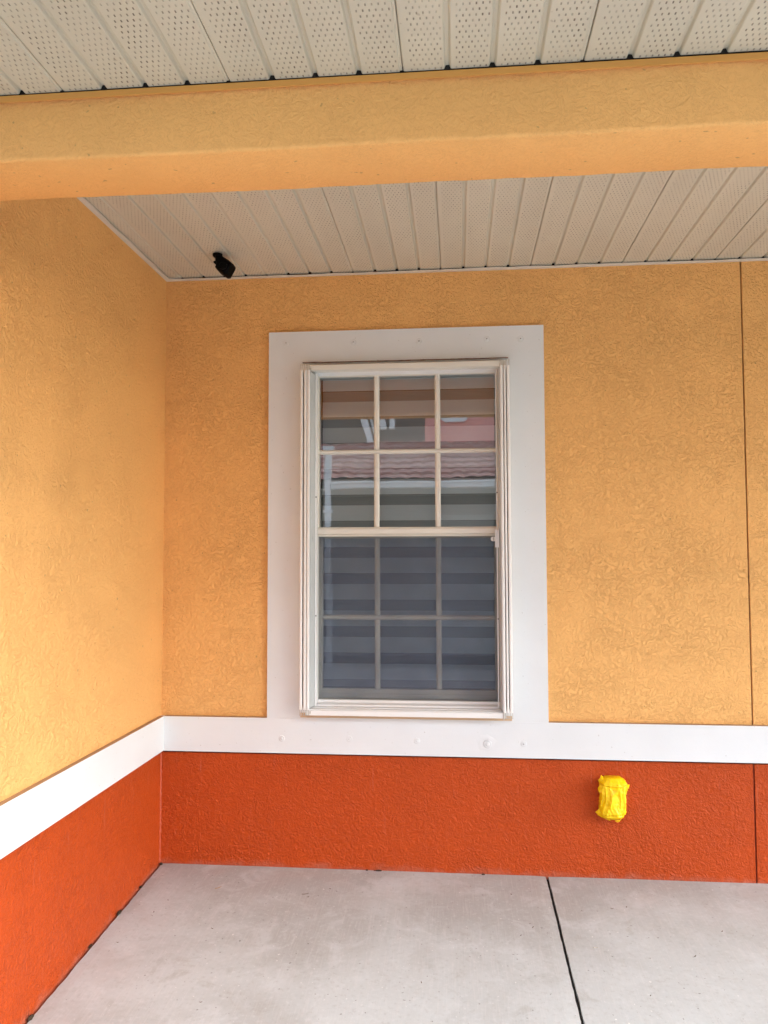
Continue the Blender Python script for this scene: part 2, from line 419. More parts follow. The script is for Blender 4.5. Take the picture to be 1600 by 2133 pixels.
# screw heads on the window surround
for sx, sz in ((.582,2.384),(.896,2.380),(1.198,2.376),(1.505,2.378),(1.656,2.375),(.570,.576),(.878,.580),(1.181,.576),(1.650,.572)):
    q = MB(); q.lathe([(.0135, 0), (.0130, .0012), (.0095, .0020), (.0085, .0012), (.0060, .0014), (.0045, .0032), (.0022, .0034)], (sx, -T, sz), n=18)
    sc_ = q.build('screw', M['white'], sur, smooth=True)
    q = MB(); q.lathe([(.0030, 0), (.0028, .0008)], (sx+.0006, -T-.0034, sz-.0004), n=8)
    d = q.build('screw_recess', M['screwdark'], sur) if False else None
    # the dark recess is a ring of faces of the screw's own head
    me = sc_.data; me.materials.append(M['screwdark'])
    if sz > 1 or sx > 1.6: me.polygons[len(me.polygons)-1].material_index = 1
q = MB(); q.lathe([(.019, 0), (.018, .002), (.013, .0035), (.011, .0025), (.0095, .0028), (.0088, .0045), (.006, .0050)], (1.493, -T, .568), n=18)
q.build('bolt', M['white'], sur, smooth=True)
V = []; F = []; n = 26
for i in range(n+1):   # smeared caulk around the bolt
    for j in range(3):
        a = 2*PI*i/n; rr = (.018, .027, .036)[j]*(1+.30*mnoise.noise(Vector((math.cos(a)*2, math.sin(a)*2, j))))
        V.append((1.487+rr*math.cos(a)*1.1, -T-(.0012, .0012, .0)[j], .574+rr*math.sin(a)))
for i in range(n):
    for j in range(2): a = i*3+j; F.append((a, a+3, a+4, a+1))
part(link('caulk_smear', V, F, M['white'], sur, smooth=True))
# old-paint strips where the shutter tracks were caulked on
c = MB(); c.box(.655, 1.600, -T-.0025, -T, .6715, .6925); part(c.build('caulk_strip', M['caulk'], sur), 'peach caulk strip under the shutter track')
V = []; F = []; n = 120
for j in range(n+1):
    x = .662 + (1.600-.662)*j/n; t = .0020 + .0016*abs(mnoise.noise(Vector((x*30, 0, 0)))); zc = 2.2875+.0008*mnoise.noise(Vector((x*12, 4, 0)))
    V += [(x, -.030, zc-t), (x, -.030, zc+t*.6), (x, -T, zc+t*.6)]
for j in range(n): a = j*3; F += [(a, a+3, a+4, a+1), (a+1, a+4, a+5, a+2)]
part(link('caulk_strip', V, F, M['rust'], sur), 'rusty caulk line over the shutter track')

# beam with rounded lower front edge, painted drip edge along its top
prof = []
R_ = .009
for k in range(7):
    a = -PI/2 - k/6*PI/2   # from bottom going to front
    prof.append((YB0+R_+R_*math.cos(a), ZBM+R_+R_*math.sin(a)))
prof = [(YB1, 2.95), (YB1, ZBM+.004), (YB1-.004, ZBM)] + prof + [(YB0, 2.95)]
V = []; F = []
nX = 700; n = len(prof)
for i in range(nX+1):
    x = XR*i/nX
    dz = .0035*mnoise.noise(Vector((x*1.7, 0, 0)))+.0016*mnoise.noise(Vector((x*11, 0, 0)))+.0009*mnoise.noise(Vector((x*37, 0, 0))); dy = .004*mnoise.noise(Vector((x*1.3, 5, 0)))+.0015*mnoise.noise(Vector((x*9, 5, 0)))
    for (y, z) in prof:
        V.append((x, y+(dy if y < -1.7 else 0), z+(dz if z < 2.4 else 0)))
for i in range(nX):
    for j in range(n-1): F.append((i*n+j, i*n+j+1, (i+1)*n+j+1, (i+1)*n+j))
bo = link('beam', V, F, M['beam'], house, smooth=True)
bm = bmesh.new(); bm.from_mesh(bo.data); bmesh.ops.recalc_face_normals(bm, faces=bm.faces)
bm.to_mesh(bo.data); bm.free()
em = bo.modifiers.new('edge', 'EDGE_SPLIT'); em.split_angle = math.radians(50)
M['drip'] = paint('ochre_painted_metal', (.74, .37, .095), .4, .2, 60)
d = MB(); d.extr([(YB0-.010, ZF-.019), (YB0-.006, ZF-.019), (YB0-.002, ZF-.0055), (YB0-.002, ZF-.0042), (YB0-.010, ZF-.0042)], 'x', .0, 1.42)
d.extr([(YB0-.0115, ZF-.0205), (YB0-.0075, ZF-.0205), (YB0-.002, ZF-.0065), (YB0-.002, ZF-.0055), (YB0-.0115, ZF-.0055)], 'x', 1.40, XR)
part(d.build('drip_edge', M['drip'], bo))

# ------------------------------------------------------------------ soffits
def soffit(x_start, x0, x1, y0, y1, z, seam_at, name):
    """folded aluminium planks 0.1016 wide running front to back; every fourth one is a panel joint"""
    V = []; F = []
    P = .1016; pts = []
    k0 = math.floor((x0-x_start)/P); k1 = math.ceil((x1-x_start)/P)
    for k in range(k0, k1+1):
        xb = x_start + k*P
        if (k - seam_at) % 4 == 0:
            g = [(-.0085, 0), (-.0065, .003), (-.0014, .0034), (-.0012, .012), (.0012, .012), (.0014, .0018), (.0035, .0005), (.0085, 0)]
        else:
            g = [(-.0095, 0), (-.0070, .0015), (-.0045, .0085), (-.003, .0095), (.0030, .0095), (.0045, .0085), (.0070, .0015), (.0095, 0)]
        for gx, gz in g: pts.append((xb+gx, z+gz))
    pts = [(x0, z)] + [p for p in pts if x0 < p[0] < x1] + [(x1, z)]
    ny = 6; n = len(pts)
    for j in range(ny+1):
        y = y0 + (y1-y0)*j/ny
        for i, (px, pz) in enumerate(pts):
            kk = int((px-x_start)/P*1.0)
            V.append((px, y, pz + .0012*mnoise.noise(Vector((kk*.9, y*3, z)))))
    for j in range(ny):
        for i in range(n-1): a = j*n+i; F.append((a, a+1, a+n+1, a+n))
    o = link(name, V, F, soffit_mat(x_start), house); return o
so = part(soffit(1.300, .0, XR, YB1, -.004, ZS, 0, 'soffit'), 'perforated soffit behind the beam, over the window')
# J-channel at the wall: wavy lower lip
def channel(along, a0, a1, fix, out, z, parent, depth=.019, h=.0075, amp=.0034):
    V = []; F = []; n = 140
    for i in range(n+1):
        t = a0 + (a1-a0)*i/n
        dz = amp*mnoise.noise(Vector((t*7, z, 1))) - .0006 + amp*.6*mnoise.noise(Vector((t*19, z, 5)))
        d2 = depth + .0012*mnoise.noise(Vector((t*9, 4, 1)))
        ring_ = [(0, z-h-.004), (d2*.55, z-h-.003+dz*.5), (d2, z-h+dz-.0005), (d2+.0008, z-.0048+dz), (d2-.001, z-.0040+dz), (.001, z-.0040)]
        for (q, zz) in ring_:
            V.append((t, fix+out*q, zz) if along == 'x' else (fix+out*q, t, zz))
    k = 6
    for i in range(n):
        for j in range(k-1): a = i*k+j; F.append((a, a+1, a+k+1, a+k))
    o = link('edge_channel', V, F, M['channel'], parent, smooth=False)
    bm = bmesh.new(); bm.from_mesh(o.data); bmesh.ops.recalc_face_normals(bm, faces=bm.faces); bm.to_mesh(o.data); bm.free()
    return o
M['channel'] = paint('cream_channel', (.66, .62, .53), .4, .08, 40)
channel('x', .002, XR, 0, -1, ZS, so); channel('y', -1.63, -.001, 0, 1, ZS, so)
d = MB(); d.box(.0, XR, -.0035, -.0005, ZS+.0005, ZS+.02); d.build('gap_dark_strip', M['dark'], so)  # black strip: darkness of the open groove ends put into colour
sf = part(soffit(.845, -.0, XR, YE, YB0-.008, ZF, 0, 'soffit'), 'perforated soffit in front of the beam, nearest the viewer')
d = MB(); d.box(.0, XR, YB0-.0075, YB0-.0005, ZF-.0015, ZF+.025); d.build('gap_dark_strip', M['dark'], sf)  # black strip paints the darkness between soffit and beam
# fascia and roof
f = MB(); f.box(-.2, XR, YE-.03, YE, ZF+.0005, ZF+.17); part(f.build('fascia', M['white'], house))
def tile_mat():
    s = NT('clay_roof_tiles')
    c = s.mix(s.noise(7, 3), (.42, .22, .18), (.60, .36, .30)); c = s.mix(s.math('MULTIPLY', s.ramp(s.noise(9, 3), .52, .62), .7), c, (.66, .50, .43))
    return s.fin(c, .75, s.bump(s.noise(80, 3), .3, .004), .2)
M['tile'] = tile_mat()
def tiled_roof(name, x0, x1, p0, p1, parent, tw=.25, tl=.36, res=8):
    """barrel-tile sheet from the eave line p0=(y,z) up to p1=(y,z)"""
    V = []; F = []
    L = math.hypot(p1[0]-p0[0], p1[1]-p0[1]); dy, dz = (p1[0]-p0[0])/L, (p1[1]-p0[1])/L
    ny_, nz_ = -dz, dy
    if nz_ < 0: ny_, nz_ = -ny_, -nz_
    nx = int((x1-x0)/tw*res); rows = int(math.ceil(L/tl)); J = []
    for r in range(rows): J += [(r*tl, .035), (min(L, (r+1)*tl)-.002, .0)]
    for (t, hgt) in J:
        for i in range(nx+1):
            x = x0+(x1-x0)*i/nx; ph = (x/tw) % 1.0
            h = .022*abs(math.sin(PI*ph)) + hgt + .01*mnoise.noise(Vector((math.floor(x/tw)*3.1, t*3, 0)))
            V.append((x, p0[0]+dy*t+ny_*h, p0[1]+dz*t+nz_*h))
    for j in range(len(J)-1):
        for i in range(nx): a = j*(nx+1)+i; F.append((a, a+1, a+nx+2, a+nx+1))
    return link(name, V, F, M['tile'], parent, smooth=False)
tiled_roof('roof', -.4, XR, (YE-.08, ZF+.18), (2.6, ZF+.18+5.3*.40), house, res=4)
r = MB(); r.add([(-.2,YE,2.70),(XR,YE,2.70),(XR,2.6,4.5),(-.2,2.6,4.5),(-.2,YE,2.69),(XR,YE,2.69),(XR,2.6,2.96),(-.2,2.6,2.96)],
      [(0,1,2,3),(4,5,6,7),(0,1,5,4),(2,3,7,6),(1,2,6,5),(0,3,7,4)])
part(r.build('sky_blocker', M['room'], house))  # unseen slab under the tiles, added to keep sky light out

# ------------------------------------------------------------------ window (part of the house, its pieces are sub-parts)
win = MB()
# outer frame: jambs, head with grooves, sill
win.box(.700, .7275, -.010, .10, .729, 2.246); win.box(1.5525, 1.578, -.010, .10, .729, 2.246)
win.extr([(-.012, 2.262), (-.012, 2.2535), (-.006, 2.2535), (-.006, 2.2465), (.012, 2.2465), (.012, 2.2325), (.10, 2.2325), (.10, 2.262)], 'x', .7002, 1.5778)
win.extr([(-.040, .7175), (-.040, .7215), (-.012, .7225), (-.010, .7295), (.022, .7335), (.024, .7440), (.10, .7460), (.10, .695), (-.019, .695), (-.019, .7175)], 'x', .7002, 1.5778)
w_o = part(win.build('window', M['vinyl'], house, bevel=.0012), 'single-hung window with nine-over-six grid panes')
w_o['label'] = 'white single-hung window with a grid of six panes in each sash'
# upper sash: stiles, top rail, meeting rail
us = MB()
us.box(.7275, .7325, .004, .034, 1.530, 2.232); us.box(1.5475, 1.5525, .004, .034, 1.530, 2.232)
us.box(.7325, 1.5475, .012, .034, 2.2285, 2.2325)
us.extr([(.000, 1.5215), (.010, 1.5295), (.034, 1.5295), (.034, 1.488), (.004, 1.488), (.004, 1.4945), (.010, 1.4950), (.010, 1.4975), (-.002, 1.4980), (-.002, 1.5185), (.000, 1.5195)], 'x', .7275, 1.5525)
part(us.build('sash', M['sash'], w_o, bevel=.0008), 'upper fixed sash with its meeting rail')
def muntin_v(m, xc, z0, z1, y, wd=.0125, pr=.010):
    # pointed colonial bar
    m.extr([(xc-wd, y+.004), (xc-wd, y-.001), (xc-wd*.45, y-pr), (xc+wd*.45, y-pr), (xc+wd, y-.001), (xc+wd, y+.004)], 'z', z0, z1)
def muntin_h(m, zc, x0, x1, y, wd=.0100, pr=.0112):
    m.extr([(y+.004, zc-wd), (y-.001, zc-wd), (y-pr, zc-wd*.4), (y-pr, zc+wd*.4), (y-.001, zc+wd), (y+.004, zc+wd)], 'x', x0, x1)
mu = MB()
for xc in (.9985, 1.2795): muntin_v(mu, xc, 1.5295, 1.8676, .026); muntin_v(mu, xc, 1.8876, 2.2285, .026)
muntin_h(mu, 1.8776, .7325, 1.5475, .026)
part(mu.build('glazing_bars', M['sash'], w_o), 'pale glazing bars of the upper sash')
gp = MB(); gp.add([(.7325,.031,1.5295),(1.5475,.031,1.5295),(1.5475,.031,2.2285),(.7325,.031,2.2285)], [(0,1,2,3)])
part(gp.build('pane', M['glass'], w_o), 'upper pane reflecting the house opposite')
# lower sash behind the screen
M['sash_shaded'] = paint('shaded_sash', (.62, .63, .55), .4, .04, 30)  # darker copy of the sash finish; shade behind the screen put into colour
ls = MB()
ls.box(.7275, .7425, .050, .080, .744, 1.500); ls.box(1.5325, 1.5525, .050, .080, .744, 1.500)
ls.box(.7425, 1.5325, .050, .080, 1.478, 1.500); ls.box(.7425, 1.5325, .050, .080, .748, .790)
ls.box(.7425, 1.5325, .046, .050, .748, .770)
part(ls.build('sash', M['sash_shaded'], w_o, bevel=.001), 'lower sliding sash seen through the insect screen')
mu = MB()
for xc in (.9965, 1.279): muntin_v(mu, xc, .790, 1.105, .066, .0125, .008); muntin_v(mu, xc, 1.125, 1.478, .066, .0125, .008)
muntin_h(mu, 1.115, .7425, 1.5325, .066, .0110, .009)
part(mu.build('glazing_bars', M['sash_shaded'], w_o), 'shaded glazing bars of the lower sash')
gp = MB(); gp.add([(.7425,.071,.790),(1.5325,.071,.790),(1.5325,.071,1.478),(.7425,.071,1.478)], [(0,1,2,3)])
part(gp.build('pane', M['glass'], w_o), 'lower pane behind the screen')
M['scrframe'] = paint('grey_screen_frame', (.30, .30, .26), .4, .05, 30)
sm_ = MB(); sm_.box(.7285, 1.5515, .0345, .0350, .745, 1.487)
part(sm_.build('screen', M['screen'], w_o), 'dark insect screen over the lower sash')
sm_ = MB(); ring(sm_, (.7278, 1.5522, .7445, 1.4878), (.7310, 1.5490, .7480, 1.4840), .028, .0343)
part(sm_.build('screen_frame', M['scrframe'], w_o))
# dim room behind
rm = MB()
rm.add([(.30,.161,.3),(2.0,.161,.3),(2.0,1.8,.3),(.30,1.8,.3),(.30,.161,2.6),(2.0,.161,2.6),(2.0,1.8,2.6),(.30,1.8,2.6)],
       [(0,1,2,3),(4,7,6,5),(1,5,6,2),(2,6,7,3),(3,7,4,0)])
M['room'] = NT('dark_room').fin((.03, .03, .03), .9)
part(rm.build('interior_wall', M['room'], house))

# banded roller shade inside the window
sh = empty('roller_shade', (1.14, .12, .75), 'grey banded roller shade of alternating solid and ribbed strips hanging behind the window', 'window shade')
def strip(z0, z1, bulge, name, mat, ribs=0):
    V = []; F = []; n = 14 if not ribs else ribs*4
    for i in range(n+1):
        t = i/n; z = z0+(z1-z0)*t
        y = .124 - bulge*math.sin(PI*t) - (bulge*.6*(1-t) if not ribs else 0)
        if ribs: y = .127 + .0012*abs(math.sin(PI*t*ribs))
        for x in (.7335, 1.10, 1.5480): V.append((x, y + .0008*mnoise.noise(Vector((x*3, z*3, 2))), z))
    for i in range(n):
        for j in range(2): a = i*3+j; F.append((a, a+1, a+4, a+3))
    o = link(name, V, F, mat, None, smooth=not ribs); rel(o, sh); o.location.y -= .020; return o
PT = .1229
for k in range(-1, 12):
    z1 = 2.176 - k*PT          # top of the ribbed strip
    if z1 > 2.25:
        strip(2.178, 2.262, .004, 'solid_strip', M['band_solid']); continue
    zl = max(z1-.0485, .79)
    if z1 > .80: strip(zl, z1, 0, 'ribbed_strip', M['band_sheer'], 8)
    if z1-.0485 > .80:
        strip(max(z1-PT+.0012, .781), z1-.0487, .004, 'solid_strip', M['band_solid'])
hb = MB(); hb.extr([(.112, .752), (.110, .756), (.110, .776), (.113, .781), (.128, .781), (.128, .752)], 'x', .7335, 1.548)
rel(hb.build('hem_bar', M['shade_rail']), sh).location.y -= .020

# ------------------------------------------------------------------ accordion storm shutter folded at both sides of the window
ss = empty('storm_shutter', (1.13, -T, .70), 'white accordion storm shutter folded back at both sides of the window between two tracks', 'storm shutter')
def srel(mb, name, mat, label=None, bevel=0, smooth=False):
    o = mb.build(name, mat, None, smooth, bevel); rel(o, ss)
    if label: o['label'] = label
    return o
tk = MB()   # top track: C-section open downwards
tk.extr([(-.084, 2.2385), (-.084, 2.2610), (-.082, 2.2630), (-.0205, 2.2630), (-.0205, 2.2420), (-.045, 2.2420), (-.045, 2.2440), (-.052, 2.2520),
         (-.066, 2.2520), (-.073, 2.2440), (-.073, 2.2385)], 'x', .6905, 1.5860)
srel(tk, 'track', M['sash'], 'top track of the storm shutter', .0006)
tk = MB()   # bottom track
tk.extr([(-.086, .6940), (-.086, .7155), (-.084, .7165), (-.079, .7165), (-.078, .7090), (-.074, .7090), (-.0735, .7195), (-.070, .7205), (-.040, .7172), (-.0205, .7172), (-.0205, .6940)], 'x', .6905, 1.5720)
srel(tk, 'track', M['alu'], 'bottom track of the storm shutter', .0006)
def blade(pts, label=None, mat='alu'):
    """folded slat: thin wall along pts with rounded hinge beads at both ends"""
    m = MB(); th = .0016; n = len(pts)
    off = []
    for i in range(n):
        a = Vector(pts[max(0, i-1)]); b_ = Vector(pts[min(n-1, i+1)]); d = (b_-a).normalized(); off.append(Vector((-d.y, d.x))*th)
    prof = [(p[0]+o_.x, p[1]+o_.y) for p, o_ in zip(pts, off)] + [(p[0]-o_.x, p[1]-o_.y) for p, o_ in reversed(list(zip(pts, off)))]
    m.extr(prof, 'z', .7225, 2.2380)
    return m
def bead(m, x, y, r, z0=.7185, z1=2.2400):
    pts = [(x+r*math.cos(2*PI*k/12), y+r*math.sin(2*PI*k/12)) for k in range(12)]
    m.extr(pts, 'z', z0, z1)
def shape_bar(m, x0, x1, yf, yb, z0=.7185, z1=2.2400, rnd=.0035):
    m.extr([(x0, yb), (x0, yf+rnd), (x0+rnd*.3, yf+rnd*.3), (x0+rnd, yf), (x1-rnd, yf), (x1-rnd*.3, yf+rnd*.3), (x1, yf+rnd), (x1, yb)], 'z', z0, z1)
def fix_normals(): pass
# left stack
for (x0, x1, xb0, xb1) in ((.6630, .6745, .6700, .6860), (.6800, .6925, .6860, .7000), (.6945, .7070, .7000, .7150)):
    m = MB(); shape_bar(m, x0, x1, -.0900, -.0800)
    m.extr([(x0+.003, -.0800), (x0+.006, -.0800), (xb1-.004, -.0225), (xb1-.007, -.0225)], 'z', .7225, 2.2380)
    srel(m, 'slat', M['alu'])
m = MB(); m.extr([(.7050, -.0865), (.7078, -.0865), (.7100, -.060), (.7118, -.058), (.7120, -.045), (.7140, -.040), (.7215, -.0225), (.7180, -.0225)], 'z', .7240, 2.2340)
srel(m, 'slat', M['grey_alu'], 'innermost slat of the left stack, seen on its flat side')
m = MB(); m.extr([(.7218, -.028), (.7265, -.026), (.7275, -.0205), (.7218, -.0205)], 'z', .7240, 2.2440)
srel(m, 'jamb_strip', M['vinyl'])
# right stack
for (x0, x1, xb0) in ((1.5590, 1.5710, 1.5600), (1.5745, 1.5840, 1.5700), (1.5880, 1.6010, 1.5800)):
    m = MB(); shape_bar(m, x0, x1, -.0900, -.0800)
    m.extr([(x0+.003, -.0800), (x0+.006, -.0800), (xb0+.008, -.0225), (xb0+.004, -.0225)], 'z', .7225, 2.2380)
    srel(m, 'slat', M['alu'])
m = MB(); m.extr([(1.5565, -.0865), (1.5590, -.0865), (1.5560, -.050), (1.5530, -.0225), (1.5490, -.0225), (1.5510, -.045), (1.5535, -.050), (1.5545, -.065)], 'z', .7240, 2.2340)
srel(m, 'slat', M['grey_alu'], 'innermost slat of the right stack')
m = MB(); m.extr([(1.5400, -.0255), (1.5450, -.0255), (1.5455, -.0205), (1.5400, -.0205)], 'z', .7300, 2.2400)
srel(m, 'jamb_strip', M['vinyl'])
# roller pins at the slat ends
for x in (.6650, .6725, .6820, .6905, .6965, .7045, 1.5605, 1.5690, 1.5755, 1.5825, 1.5895, 1.5990):
    for z0, z1 in ((2.2400, 2.2650), (.6935, .7185)):
        m = MB(); bead(m, x, -.0875, .0011, z0, z1)
        bead(m, x, -.0875, .0022, z1-.003 if z0 > 1 else z0, z1 if z0 > 1 else z0+.003)
        srel(m, 'roller_pin', M['nylon'])
for x, z0, z1 in ((.7120, .7020, .7120), (1.5610, .6870, .7120), (.7110, 2.2400, 2.2500), (1.5590, 2.2360, 2.2480)):
    m = MB(); bead(m, x, -.0880, .0022, z0, z1); srel(m, 'roller_pin', M['nylon'])
# lock on the right stack and the keeper slot opposite
m = MB(); m.box(1.5335, 1.5400, -.060, -.022, 1.4350, 1.5130); m.box(1.5402, 1.5505, -.057, -.022, 1.4345, 1.5125)
lk = srel(m, 'lock', M['vinyl'], bevel=.0008)
m = MB(); m.extr([(1.5140+.008-.008*math.cos(a), 1.4720+.010*math.sin(a)) for a in [PI*2*k/16 for k in range(16)]], 'y', -.050, -.036)
m.box(1.5220, 1.5336, -.050, -.036, 1.4620, 1.4820)
kn = m.build('lock_knob', M['vinyl'], None, bevel=.0012); kn.parent = lk
m = MB(); m.box(.7120, .7132, -.0485, -.0460, 1.4740, 1.4840); m.lathe([(.001, 0), (.001, .001)], (.7128, -.048, 1.4905), n=8); m.lathe([(.001, 0), (.001, .001)], (.7128, -.048, 1.4685), n=8)
srel(m, 'keeper_slot', M['screwdark'])
for x, y, z in ((.7255, -.027, 1.667), (.7255, -.027, 1.128), (1.5440, -.0262, 1.680), (1.5440, -.0262, 1.118)):
    m = MB(); m.lathe([(.003, 0), (.0028, .0015), (.0012, .002)], (x, y, z), n=10); srel(m, 'screw', M['screwdark'])

# ------------------------------------------------------------------ small black camera under the soffit
cm = empty('security_camera', (.335, -.32, ZS), 'small black security camera hanging under the soffit near the left corner', 'camera')
def crel(o): rel(o, cm); o.location += Vector((0, .028, -.002)); return o
m = MB(); m.lathe([(.021, 0), (.021, .010), (.016, .016), (.009, .020)], (.3375, -.320, ZS), axis='z', n=20); crel(m.build('mount', M['black'], smooth=False))
# body: faceted housing tilted forward and down
sil = [(.333, 2.700), (.354, 2.701), (.392, 2.6735), (.411, 2.655), (.409, 2.645), (.3865, 2.601), (.3745, 2.600), (.367, 2.606), (.344, 2.624), (.333, 2.639), (.339, 2.655), (.336, 2.668), (.333, 2.676)]
V = []; F = []; n = len(sil); cxm = sum(p[0] for p in sil)/n; czm = sum(p[1] for p in sil)/n
lay = [(-.352, .80), (-.345, .96), (-.330, 1.0), (-.305, 1.0), (-.285, .95), (-.276, .75)]
for (y, sc1) in lay:
    for (x, z) in sil: V.append((cxm+(x-cxm)*sc1, y, czm+(z-czm)*sc1))
for k in range(len(lay)-1):
    for i in range(n): F.append((k*n+i, k*n+(i+1) % n, (k+1)*n+(i+1) % n, (k+1)*n+i))
F.append(tuple(range(n))[::-1]); F.append(tuple(range((len(lay)-1)*n, len(lay)*n)))
crel(link('housing', V, F, M['black']))
m = MB(); m.extr([(.322, 2.668), (.334, 2.676), (.345, 2.664), (.336, 2.654)], 'y', -.338, -.312); crel(m.build('hinge_knob', M['black'], bevel=.002))
m = MB(); m.lathe([(.018, 0), (.018, .006), (.015, .008)], (.372, -.350, 2.640), n=20); crel(m.build('lens', M['lens'], smooth=False))

cm.scale = (1, 1, .90)
# ------------------------------------------------------------------ outlet box wrapped in yellow film
yb = empty('wrapped_outlet_box', (2.027, 0, .353), 'outlet box wrapped in crumpled bright yellow plastic on the orange-red base wall', 'outlet box')
V = []; F = []; NA, NH = 144, 90
XC, ZC = 2.027, .353
def film(u, t):
    """u angle from the wall's left side round the front to the right (0..pi), t height 0..1"""
    z = ZC - .084 + .170*t
    w2 = .057; dp = .078
    # superellipse section
    e = .62
    cx_, sy_ = math.cos(u), math.sin(u)
    x = -w2*math.copysign(abs(cx_)**e, cx_); y = dp*abs(sy_)**e
    # ends close in
    k = 1.0
    if t < .15: k = .70+.30*math.sin(t/.15*PI/2)
    if t > .84: k = .60+.40*math.sin((1-t)/.16*PI/2)
    x *= k; y *= (k*.8+.2)
    # vertical folds of the film and the tied crease below the top
    fz = lambda q: 1-2*abs(math.sin(q))**.6
    fold = .0042*fz(u*3.5+1.4*t+.8*math.sin(t*5)) + .0028*fz(u*7.5-1.5*t+math.sin(t*7+u)) 
    fold *= min(1, 3*t)*min(1, 3.0*(1-t)+.2)
    crease = -.0055*math.exp(-((t-.82-.02*math.sin(u*3))/.018)**2) + .0035*math.exp(-((t-.89)/.03)**2)
    crease += -.005*math.exp(-((t-.10-.015*math.sin(u*4))/.02)**2)
    nz = .0022*abs(mnoise.noise(Vector((x*60+z*30, y*40, z*22)))) + .0045*mnoise.noise(Vector((x*45, y*45, z*30))) + .0022*mnoise.noise(Vector((x*120, y*120, z*90)))
    rr = math.hypot(x, y) or 1e-6; g_ = 1+(fold+crease+nz)/max(rr, .03)
    lean = .006*(t-.5)
    return (XC + x*g_ + lean, -.001 - max(0, y*g_), z)
for j in range(NH+1):
    for i in range(NA+1): V.append(film(PI*i/NA, j/NH))
for j in range(NH):
    for i in range(NA): a = j*(NA+1)+i; F.append((a, a+1, a+NA+2, a+NA+1))
F.append(tuple(range(NA+1))[::-1]); F.append(tuple(range(NH*(NA+1), (NH+1)*(NA+1))))
o = link('plastic_wrap', V, F, M['tape'], None, smooth=True); rel(o, yb)
def flap(name, pts, n_=(0, -1, 0)):
    V = [Vector(p) for p in pts]; k = len(V); c0 = sum(V, Vector())/k + Vector((0, -.006, 0))
    th = Vector((0, .0025, 0)); VV = V + [c0] + [v+th for v in V] + [c0+th]
    FF = [(i, (i+1) % k, k) for i in range(k)] + [(k+1+(i+1) % k, k+1+i, 2*k+1) for i in range(k)] + [(i, k+1+i, k+1+(i+1) % k, (i+1) % k) for i in range(k)]
    o = link(name, VV, FF, M['tape']); rel(o, yb); return o
flap('film_flap', [(1.972, -.03, .306), (1.9535, -.022, .287), (1.964, -.02, .274), (1.990, -.045, .266), (2.012, -.055, .262), (2.005, -.06, .280)])
flap('film_flap', [(2.028, -.060, .264), (2.050, -.060, .268), (2.062, -.055, .276), (2.050, -.05, .2585), (2.042, -.05, .254)])
flap('film_flap', [(2.078, -.035, .418), (2.083, -.03, .408), (2.1005, -.024, .408), (2.0965, -.022, .390), (2.080, -.03, .395)])
flap('film_flap', [(1.972, -.04, .410), (1.9625, -.04, .394), (1.965, -.05, .380), (1.983, -.06, .384), (1.986, -.06, .408)])
flap('film_flap', [(1.970, -.03, .423), (1.9765, -.025, .437), (1.981, -.022, .446), (1.990, -.025, .437), (1.996, -.04, .426), (1.988, -.04, .420)])
# tied string of film across the top
V = []; F = []; n = 30; k = 6
for i in range(n+1):
    t = i/n; u = PI*(.10+.80*t); P0 = Vector(film(u, .84+.02*math.sin(t*5)))
    cc = Vector((P0.x, P0.y-.001, P0.z))
    for j in range(k):
        a = 2*PI*j/k; V.append(cc + Vector((math.cos(a)*.0022*math.cos(u), -math.cos(a)*.003, math.sin(a)*.0028)))
for i in range(n):
    for j in range(k): F.append((i*k+j, i*k+(j+1) % k, (i+1)*k+(j+1) % k, (i+1)*k+j))
o = link('tie', V, F, M['tape'], None, smooth=True); rel(o, yb)

# ------------------------------------------------------------------ debris on the slab and at the foot of the walls
def gz(y): return SL*y
def scrap(x, y, ln, wd, ang, mat='leaf'):
    V = []; F = []; n = 5
    for i in range(n+1):
        t = i/n-.5; w_2 = wd*(1-(2*t)**2)*.5+.0003
        zc = .0012+.0022*abs(2*t)**2
        for s1 in (-1, 0, 1):
            V.append((ln*t*math.cos(ang)-s1*w_2*math.sin(ang), ln*t*math.sin(ang)+s1*w_2*math.cos(ang), zc+(.001 if s1 else 0)))
    for i in range(n):
        for j in range(2): a = i*3+j; F.append((a, a+1, a+4, a+3))
    o = link('leaf_scrap', V, F, M[mat]); o.location = (x, y, gz(y)+.001)
    return o
GL = 'tiny dry leaf scraps scattered on the concrete'
for i, (x, y) in enumerate([(.169,-.346),(.147,-.445),(.099,-.675),(.524,-1.002),(.740,-.274),(.820,-.197),(1.971,-.277),(2.031,-.259),(1.986,-.85),(1.235,-.837),(1.578,-.187),(1.593,-.507),(1.643,-.445),(2.35,-.42),(2.20,-.60),(.42,-.55)]):
    o = scrap(x, y, random.uniform(.007, .014), random.uniform(.002, .005), random.uniform(0, PI), 'leaf')
    o['label'] = ('tiny dark scrap on the concrete, nearest the left wall corner', 'tiny scrap on the concrete a little left and forward of the corner one',
      'dark scrap close to the foot of the left wall, halfway to the photo edge', 'dark sliver lying low in the left part of the concrete',
      'tiny scrap just in front of the brown curled leaf', 'tiny scrap near the wall foot, below the left window panes',
      'small scrap on the right slab, straight below the yellow wrapped box', 'small scrap just right of the one below the yellow box',
      'dark sliver lying well forward in the middle of the right slab', 'dark speck lying forward on the left slab, well left of the joint',
      'tiny scrap near the wall foot, just left of the concrete joint', 'tiny scrap left of the joint, a third of the way forward',
      'tiny scrap beside the joint, behind the one a third of the way forward', 'tiny scrap at the far right of the concrete, under the control joint',
      'tiny scrap at right, forward of the wall control joint', 'tiny scrap midway between the left wall and the brown curled leaf')[i]; o['category'] = 'leaf'; o['group'] = GL
o = scrap(.344, -.224, .035, .003, .9, 'leafy'); o['label'] = 'thin tan twig-like leaf lying on the concrete near the left corner'; o['category'] = 'leaf'
